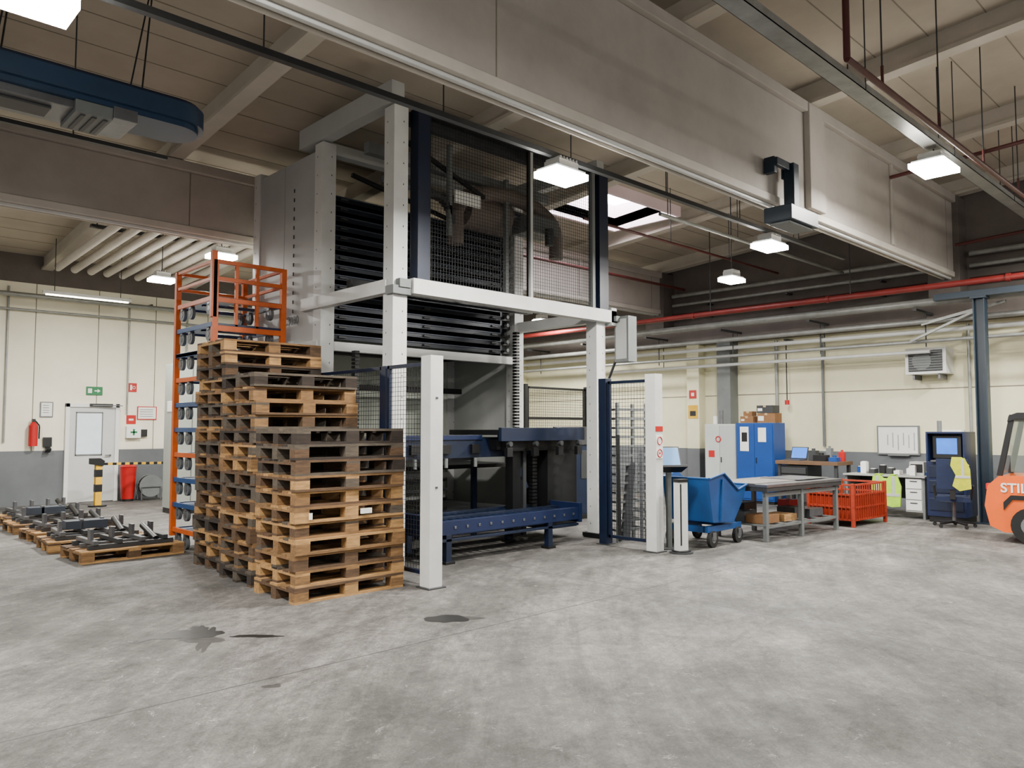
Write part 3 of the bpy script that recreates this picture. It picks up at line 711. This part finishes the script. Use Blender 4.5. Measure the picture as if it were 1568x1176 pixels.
# ------------------------------------------------------------------ pipes over the right wall
b=B('red_sprinkler_pipe'); b.cyl((14.5,-4,4.06),(14.5,18,4.06),.055,PIPER,12)
for y in range(-3,18,3): b.cyl((14.5,y,4.1),(14.5,y,zc(y)-.005),.01,DGREY,6); b.cyl((14.5,y+.4,4.06),(14.5,y+.46,4.06),.07,PIPER,12)
b.done()
b=B('service_pipes')
for (x,z,r,m_) in ((14.95,3.86,.07,PIPEG),(15.2,3.55,.05,PIPEG),(15.5,3.4,.045,WHITE),(15.35,3.2,.035,PIPEG)):
    b.cyl((x,2.5 if z<3.8 else -4,z),(x,18,z),r,m_,12)
b.cyl((15.59,5.0,3.03),(15.59,12.6,3.03),.035,WHITE,12)
for y in range(3,18,2):
    b.box(14.85,XW-.46,y-.03,y+.03,3.72,3.76,DGREY); b.cyl((15.4,y,3.1),(15.4,y,3.72),.012,DGREY,6)
    if 5<y<13: b.cyl((15.59,y,3.03),(15.59,y,3.72),.01,DGREY,6)
b.cyl((15.2,2.5,3.55),(15.2,2.2,3.9),.05,PIPEG,10)
b.bar((15.2,5.0,3.5),(15.0,3.6,3.75),.05,PIPEG); b.bar((15.2,5.2,3.2),(15.0,3.9,3.7),.04,PIPEG)
b.done()
b=B('wall_pipes')
for (z,r,m_) in ((4.35,.05,PIPED),(4.62,.04,PIPEG),(4.85,.05,PIPEG)):
    b.cyl((16.0,5.15,z),(16.0,11.0,z),r,m_,12); b.cyl((16.0,-4,z),(16.0,4.4,z),r,m_,12)
for y in (0,2,6,8,10): b.box(15.92,XW,y-.03,y+.03,4.25,4.28,DGREY); b.box(15.95,XW,y-.03,y+.03,4.54,4.57,DGREY)
b.done()
b=B('air_hose')
b.cyl((15.9,8.0,3.5),(15.9,8.0,2.2),.012,BLACK,8); b.cyl((15.9,8.0,2.2),(15.9,8.0,2.1),.05,RED,10); b.box(15.85,16.2,7.97,8.03,3.5,3.54,DGREY)
b.done()
b=B('wall_conduits')
b.cyl((16.13,7.3,3.55),(16.13,7.3,1.2),.03,GREYP,8); b.cyl((16.13,8.35,3.55),(16.13,8.35,1.2),.04,PIPEG,8); b.cyl((16.13,4.5,3.55),(16.13,4.5,1.2),.03,PIPEG,8)
b.done()
b=B('fire_sign'); b.box(-.01,0,-.1,.1,-.1,.1,RED); b.box(-.012,-.01,-.04,.04,-.04,.04,PAPER); b.done(loc=(15.92,10.4,2.4))
b=B('warning_sign'); b.box(-.01,0,-.13,.13,-.16,.16,YELL); b.box(-.012,-.01,-.08,.08,-.1,.02,BLACK); b.done(loc=(15.92,10.4,1.98))

# ------------------------------------------------------------------ overhead rails and pipes
def zrods(b,x0,x1,y,z,step=2.0):
    x=x0
    while x<x1: b.cyl((x,y,z),(x,y,zc(y)-.01),.007,DGREY,6); x+=step
b=B('lamp_rail')
b.box(-7,12.6,5.27,5.33,4.36,4.41,DGREY); zrods(b,-6,12.6,5.3,4.4,1.7)
b.done()
b=B('lamp_rail'); b.box(-7,2.9,8.38,8.43,4.46,4.50,DGREY); zrods(b,-6,2.9,8.4,4.5); b.done()
b=B('cable_tray')
b.box(-7,15,3.1,3.28,5.08,5.09,PIPEG); b.box(-7,15,3.1,3.105,5.08,5.16,PIPEG); b.box(-7,15,3.275,3.28,5.08,5.16,PIPEG)
for k in range(3): b.cyl((-7,3.14+k*.04,5.11),(15,3.14+k*.04,5.11),.014,BLACK,6)
zrods(b,-6,15,3.1,5.08,2.8); zrods(b,-6,15,3.28,5.08,2.8)
b.done()
b=B('dark_red_sprinkler_pipe')
b.cyl((6.7,2.75,4.85),(15.2,2.75,4.85),.03,PIPED,10); b.cyl((6.7,2.75,4.85),(6.7,2.75,5.6),.03,PIPED,10)
x=7.5
while x<15: b.cyl((x,2.75,4.85),(x,2.75,5.05),.015,PIPED,8); b.cyl((x,2.75,5.05),(x,2.75,zc(2.75)-.01),.008,DGREY,6); x+=1.6
b.done()
b=B('ceiling_pipe_run')
for (x,z) in ((12.2,5.45),(15.2,4.9)): b.cyl((x,-4,z+.4),(x,4.4,z-.02),.03,PIPED,8)
b.cyl((9.3,6.6,4.75),(15.6,6.6,4.75),.03,PIPEG,8); zrods(b,9.5,15.5,6.6,4.75,2)
b.cyl((8.95,10.4,4.9),(15.6,10.4,4.9),.035,PIPED,8)
b.cyl((9.2,8.0,4.95),(15.6,8.0,4.95),.025,PIPED,8); zrods(b,9.6,15.5,8.0,4.95,2)
b.done()
b=B('ceiling_heating_pipes')
for k in range(9):
    x=3.9+k*.3; b.cyl((x,11.9,4.98),(x,17.2,4.78),.075,BEAML,12)
b.box(3.7,6.6,14.2,14.3,5.0,5.05,DGREY)
for x in (3.8,5.2,6.5): b.cyl((x,14.25,5.02),(x,14.25,zc(14.25)-.01),.01,DGREY,6)
b.done()
b=B('air_curtain_unit')
ya,yb=7.25,7.87; ym=(ya+yb)/2; R=(yb-ya)/2; xe=2.62
def stad(off): return [(-5,ya+off),(xe,ya+off)]+[(xe+(R-off)*math.sin(a),ym-(R-off)*math.cos(a)) for a in [math.pi*k/14 for k in range(1,14)]]+[(xe,yb-off),(-5,yb-off)]
b.prism(stad(0),'z',4.49,4.66,DUCTB,True); b.prism(stad(.05),'z',4.44,4.49,DUCTB); b.prism(stad(.04),'z',4.66,4.70,NAVY)
b.box(1.75,2.05,7.3,7.8,4.33,4.45,GREYP); b.box(2.05,2.25,7.28,7.82,4.35,4.46,STEEL)
for k in range(3): b.box(1.8+k*.09,1.84+k*.09,7.34,7.76,4.32,4.33,DGREY)
b.box(-4.5,1.75,7.35,7.82,4.37,4.44,STEEL); b.box(-4.5,1.6,7.45,7.7,4.35,4.37,DGREY)
for x in (-2,1.2,2.3):
    for y in (7.35,7.78): b.cyl((x,y,4.70),(x+.15,7.55,zc(7.55)-.01),.009,BLACK,6)
b.done(0.02)
b=B('beam_mounted_heater')
b.box(8.62,9.1,4.40,4.46,4.78,4.88,TEAL); b.box(8.96,9.1,4.36,4.5,4.2,4.88,TEAL); b.box(8.62,8.7,4.44,4.58,4.7,4.9,TEAL); b.box(8.96,9.1,4.5,4.53,4.7,4.88,TEAL)
b.box(8.45,9.15,4.15,4.50,4.04,4.22,TEAL); b.box(8.5,9.1,4.2,4.45,4.01,4.04,GREYP)
b.done(0.01)

# ------------------------------------------------------------------ lamps
def lamp(x,y,z,power,rz=0.0,size=.42,top=None,color=(1.0,.965,.90)):
    b=B('high_bay_lamp')
    s=size/2
    b.box(-s*.9,s*.9,-s*.6,s*.6,0.02,.05,GREYP); b.box(-s*.6,s*.6,-s*.45,s*.45,.05,.13,WHITE); b.box(-s,s,-s*.68,s*.68,-.045,.02,LAMP)
    for k in range(6): b.box(-s*.5+k*s*.2,-s*.47+k*s*.2,-s*.45,s*.45,.13,.16,WHITE)
    if top: b.cyl((0,0,.12),(0,0,top-z),.01,DGREY,6)
    o=b.done(0.004,loc=(x,y,z),rz=rz)
    li=bpy.data.lights.new('lamp_light','AREA'); li.shape='RECTANGLE'; li.size=size*.95; li.size_y=size*.62; li.energy=power; li.color=color
    lo=bpy.data.objects.new('lamp_light',li); scene.collection.objects.link(lo); lo.parent=o; lo.location=(0,0,-.052)
    return o
P=300
lamp(5.75,5.3,4.20,P,.0,.48,4.35); lamp(10.1,5.3,4.18,P,0,.48,4.35); lamp(1.0,5.3,4.20,P,0,.48,4.35); lamp(-3.5,5.3,4.20,P,0,.48,4.35)
lamp(11.8,6.9,4.15,P*.8,0,.42,zc(6.9)-.01); lamp(10.3,3.19,4.84,P,0,.6,5.07); lamp(0.5,3.19,4.84,P,0,.6,5.07)
lamp(5.1,12.2,4.38,P,0,.42,zc(12.2)-.01); lamp(4.97,14.5,4.3,P*1.2,0,.42,zc(14.5)-.01); lamp(1.5,13.5,4.3,P,0,.42,zc(13.5)-.01); lamp(9.5,14,4.3,P,0,.42,zc(14)-.01)
lamp(13.9,13.5,4.3,P,0,.42,zc(13.5)-.01); lamp(13.6,1.6,4.7,P*1.4,0,.42,zc(1.6)-.01)
lamp(4,-2.5,5.0,P,0,.5,zc(-2.5)-.01); lamp(11,-1.5,5.0,P,0,.5,zc(-1.5)-.01); lamp(-3,0,5.0,P,0,.5,zc(0)-.01)  # extra lamps added for fill, out of view at the camera end
b=B('linear_light')
b.box(3.6,5.2,16.9,16.98,4.2,4.26,WHITE); b.cyl((3.65,16.94,4.19),(5.15,16.94,4.19),.02,TUBE,8)
for x in (3.8,5.0): b.cyl((x,16.94,4.26),(x,16.94,zc(16.94)-.003),.008,DGREY,6)
b.done()

# ------------------------------------------------------------------ forklift (rear at +Y end)
b=B('forklift')
b.prism([(.20,.16),(.95,.14),(1.12,.22),(1.18,.5),(1.14,.78),(1.0,.92),(.2,.95)],'x',-.52,.52,ORNG2)
b.prism([(-.75,.25),(.2,.2),(.2,.7),(-.75,.55)],'x',-.5,.5,DGREY)
b.prism([(-.3,.55),(.22,.6),(.22,.95),(-.2,.95)],'x',-.5,.5,ORNG2)
b.prism([(-.8,.4),(-.35,.38),(-.35,.75),(-.8,.72)],'x',-.54,.54,ORNG2)
for x in (-.56,.38):
    b.cyl((x,.62,.25),(x+.18,.62,.25),.25,RUB,24); b.cyl((x-.005,.62,.25),(x+.185,.62,.25),.13,GREYP,18)
    b.cyl((x,-.62,.29),(x+.18,-.62,.29),.29,RUB,24); b.cyl((x-.005,-.62,.29),(x+.185,-.62,.29),.15,GREYP,18)
b.prism([(.30,.48),(.4,.6),(.84,.6),(.95,.45),(.95,.56),(.86,.66),(.38,.66)],'x',-.535,.535,BLACK)
for x in (-.46,.40):
    b.bar((x+.03,1.0,.92),(x+.03,.82,1.78),.06,BLACK,.07); b.bar((x+.03,-.45,.75),(x+.03,-.3,1.8),.06,BLACK,.07)
    b.bar((x+.03,.25,.95),(x+.03,.27,1.82),.05,BLACK,.06)
b.prism([(-.4,1.72),(.78,1.72),(.88,1.68),(.86,1.77),(.76,1.81),(-.36,1.81)],'x',-.48,.48,BLACK)
GL=mat('cab_glass',(120,128,118),.05,0,.05,2,alpha=.35)
b.box(-.455,-.445,.3,.86,.98,1.72,GL); b.bar((0,1.0,.95),(0,.84,1.7),.82,GL,.008)
b.box(-.22,.22,.1,.55,.95,1.05,BLACK); b.bar((0,.5,1.0),(0,.62,1.5),.42,BLACK,.1)
b.cyl((0,-.2,.8),(0,-.05,1.15),.03,BLACK,8); b.ring((0,-.02,1.17),'z',.17,.015,BLACK,16)
for x in (-.32,.24): b.box(x,x+.08,-1.0,-.88,.05,2.0,DGREY); b.box(x,x+.09,-2.1,-1.0,.05,.09,DGREY); b.box(x,x+.09,-1.04,-1.0,.05,.5,DGREY)
for z in (.2,.48,1.0,1.9): b.box(-.4,.4,-1.0,-.94,z,z+.07,DGREY)
b.box(-.35,-.2,1.12,1.19,.72,.8,RED)
fl=b.done(0.012,loc=(13.05,2.2,0),rz=0.08)
text_child(fl,'lettering','STILL',.18,(-.53,.98,.70),(math.pi/2,0,-math.pi/2),PAPER)

# ------------------------------------------------------------------ oil stains
def blob(b,cx,cy,rx,ry,rot,m,z=.0015,n=48,rough=.35,seed=1):
    rnd=random.Random(seed); ph=[rnd.uniform(0,6.28) for _ in range(6)]
    pts=[]
    for k in range(n):
        a=2*math.pi*k/n
        r=1+rough*sum(math.sin((i+2)*a+ph[i])/(i+1.6) for i in range(6))
        u,v=rx*r*math.cos(a),ry*r*math.sin(a)
        pts.append((cx+u*math.cos(rot)-v*math.sin(rot),cy+u*math.sin(rot)+v*math.cos(rot)))
    b.add([(x,y,z) for x,y in pts],[tuple(range(n))],m)
b=B('oil_stain')
blob(b,0,0,.16,.14,-.75,OIL,.0025,48,.22,3); blob(b,.06,-.04,.18,.1,-.75,OIL2,.001,48,.3,4)
b.done(loc=(4.12,5.12,0))
b=B('oil_stain')
blob(b,.02,.0,.24,.15,-.75,OIL2,.001,80,.5,5); blob(b,.0,.02,.16,.14,-.6,OIL,.002,80,.55,8); blob(b,-.18,.16,.18,.05,.3,OIL,.0022,60,.5,9); blob(b,.15,-.02,.13,.06,.9,OIL,.0024,60,.45,2)
blob(b,.12,.12,.07,.15,-.4,OIL,.0023,60,.45,17)
blob(b,.36,-.34,.18,.04,-.7,OIL,.002,40,.3,11); blob(b,-.02,-.3,.04,.2,-.6,OIL2,.0012,40,.4,13)
b.done(loc=(2.36,6.05,0))
b=B('oil_stain'); blob(b,0,0,.05,.035,-.7,OIL2,.0015,40,.4,21); b.done(loc=(2.28,4.55,0))

# ------------------------------------------------------------------ world + camera
w=bpy.data.worlds.new('hall_ambient'); scene.world=w; w.use_nodes=True
bg=w.node_tree.nodes['Background']; bg.inputs[0].default_value=(1.0,.98,.97,1); bg.inputs[1].default_value=.55
cam=bpy.data.cameras.new('camera'); co=bpy.data.objects.new('camera',cam); scene.collection.objects.link(co)
cam.sensor_width=36; cam.lens=1502/2000*36; cam.clip_end=200
co.location=(0,0,1.6); co.rotation_euler=(math.radians(90+3.25),0,math.radians(46.4-90))
scene.camera=co
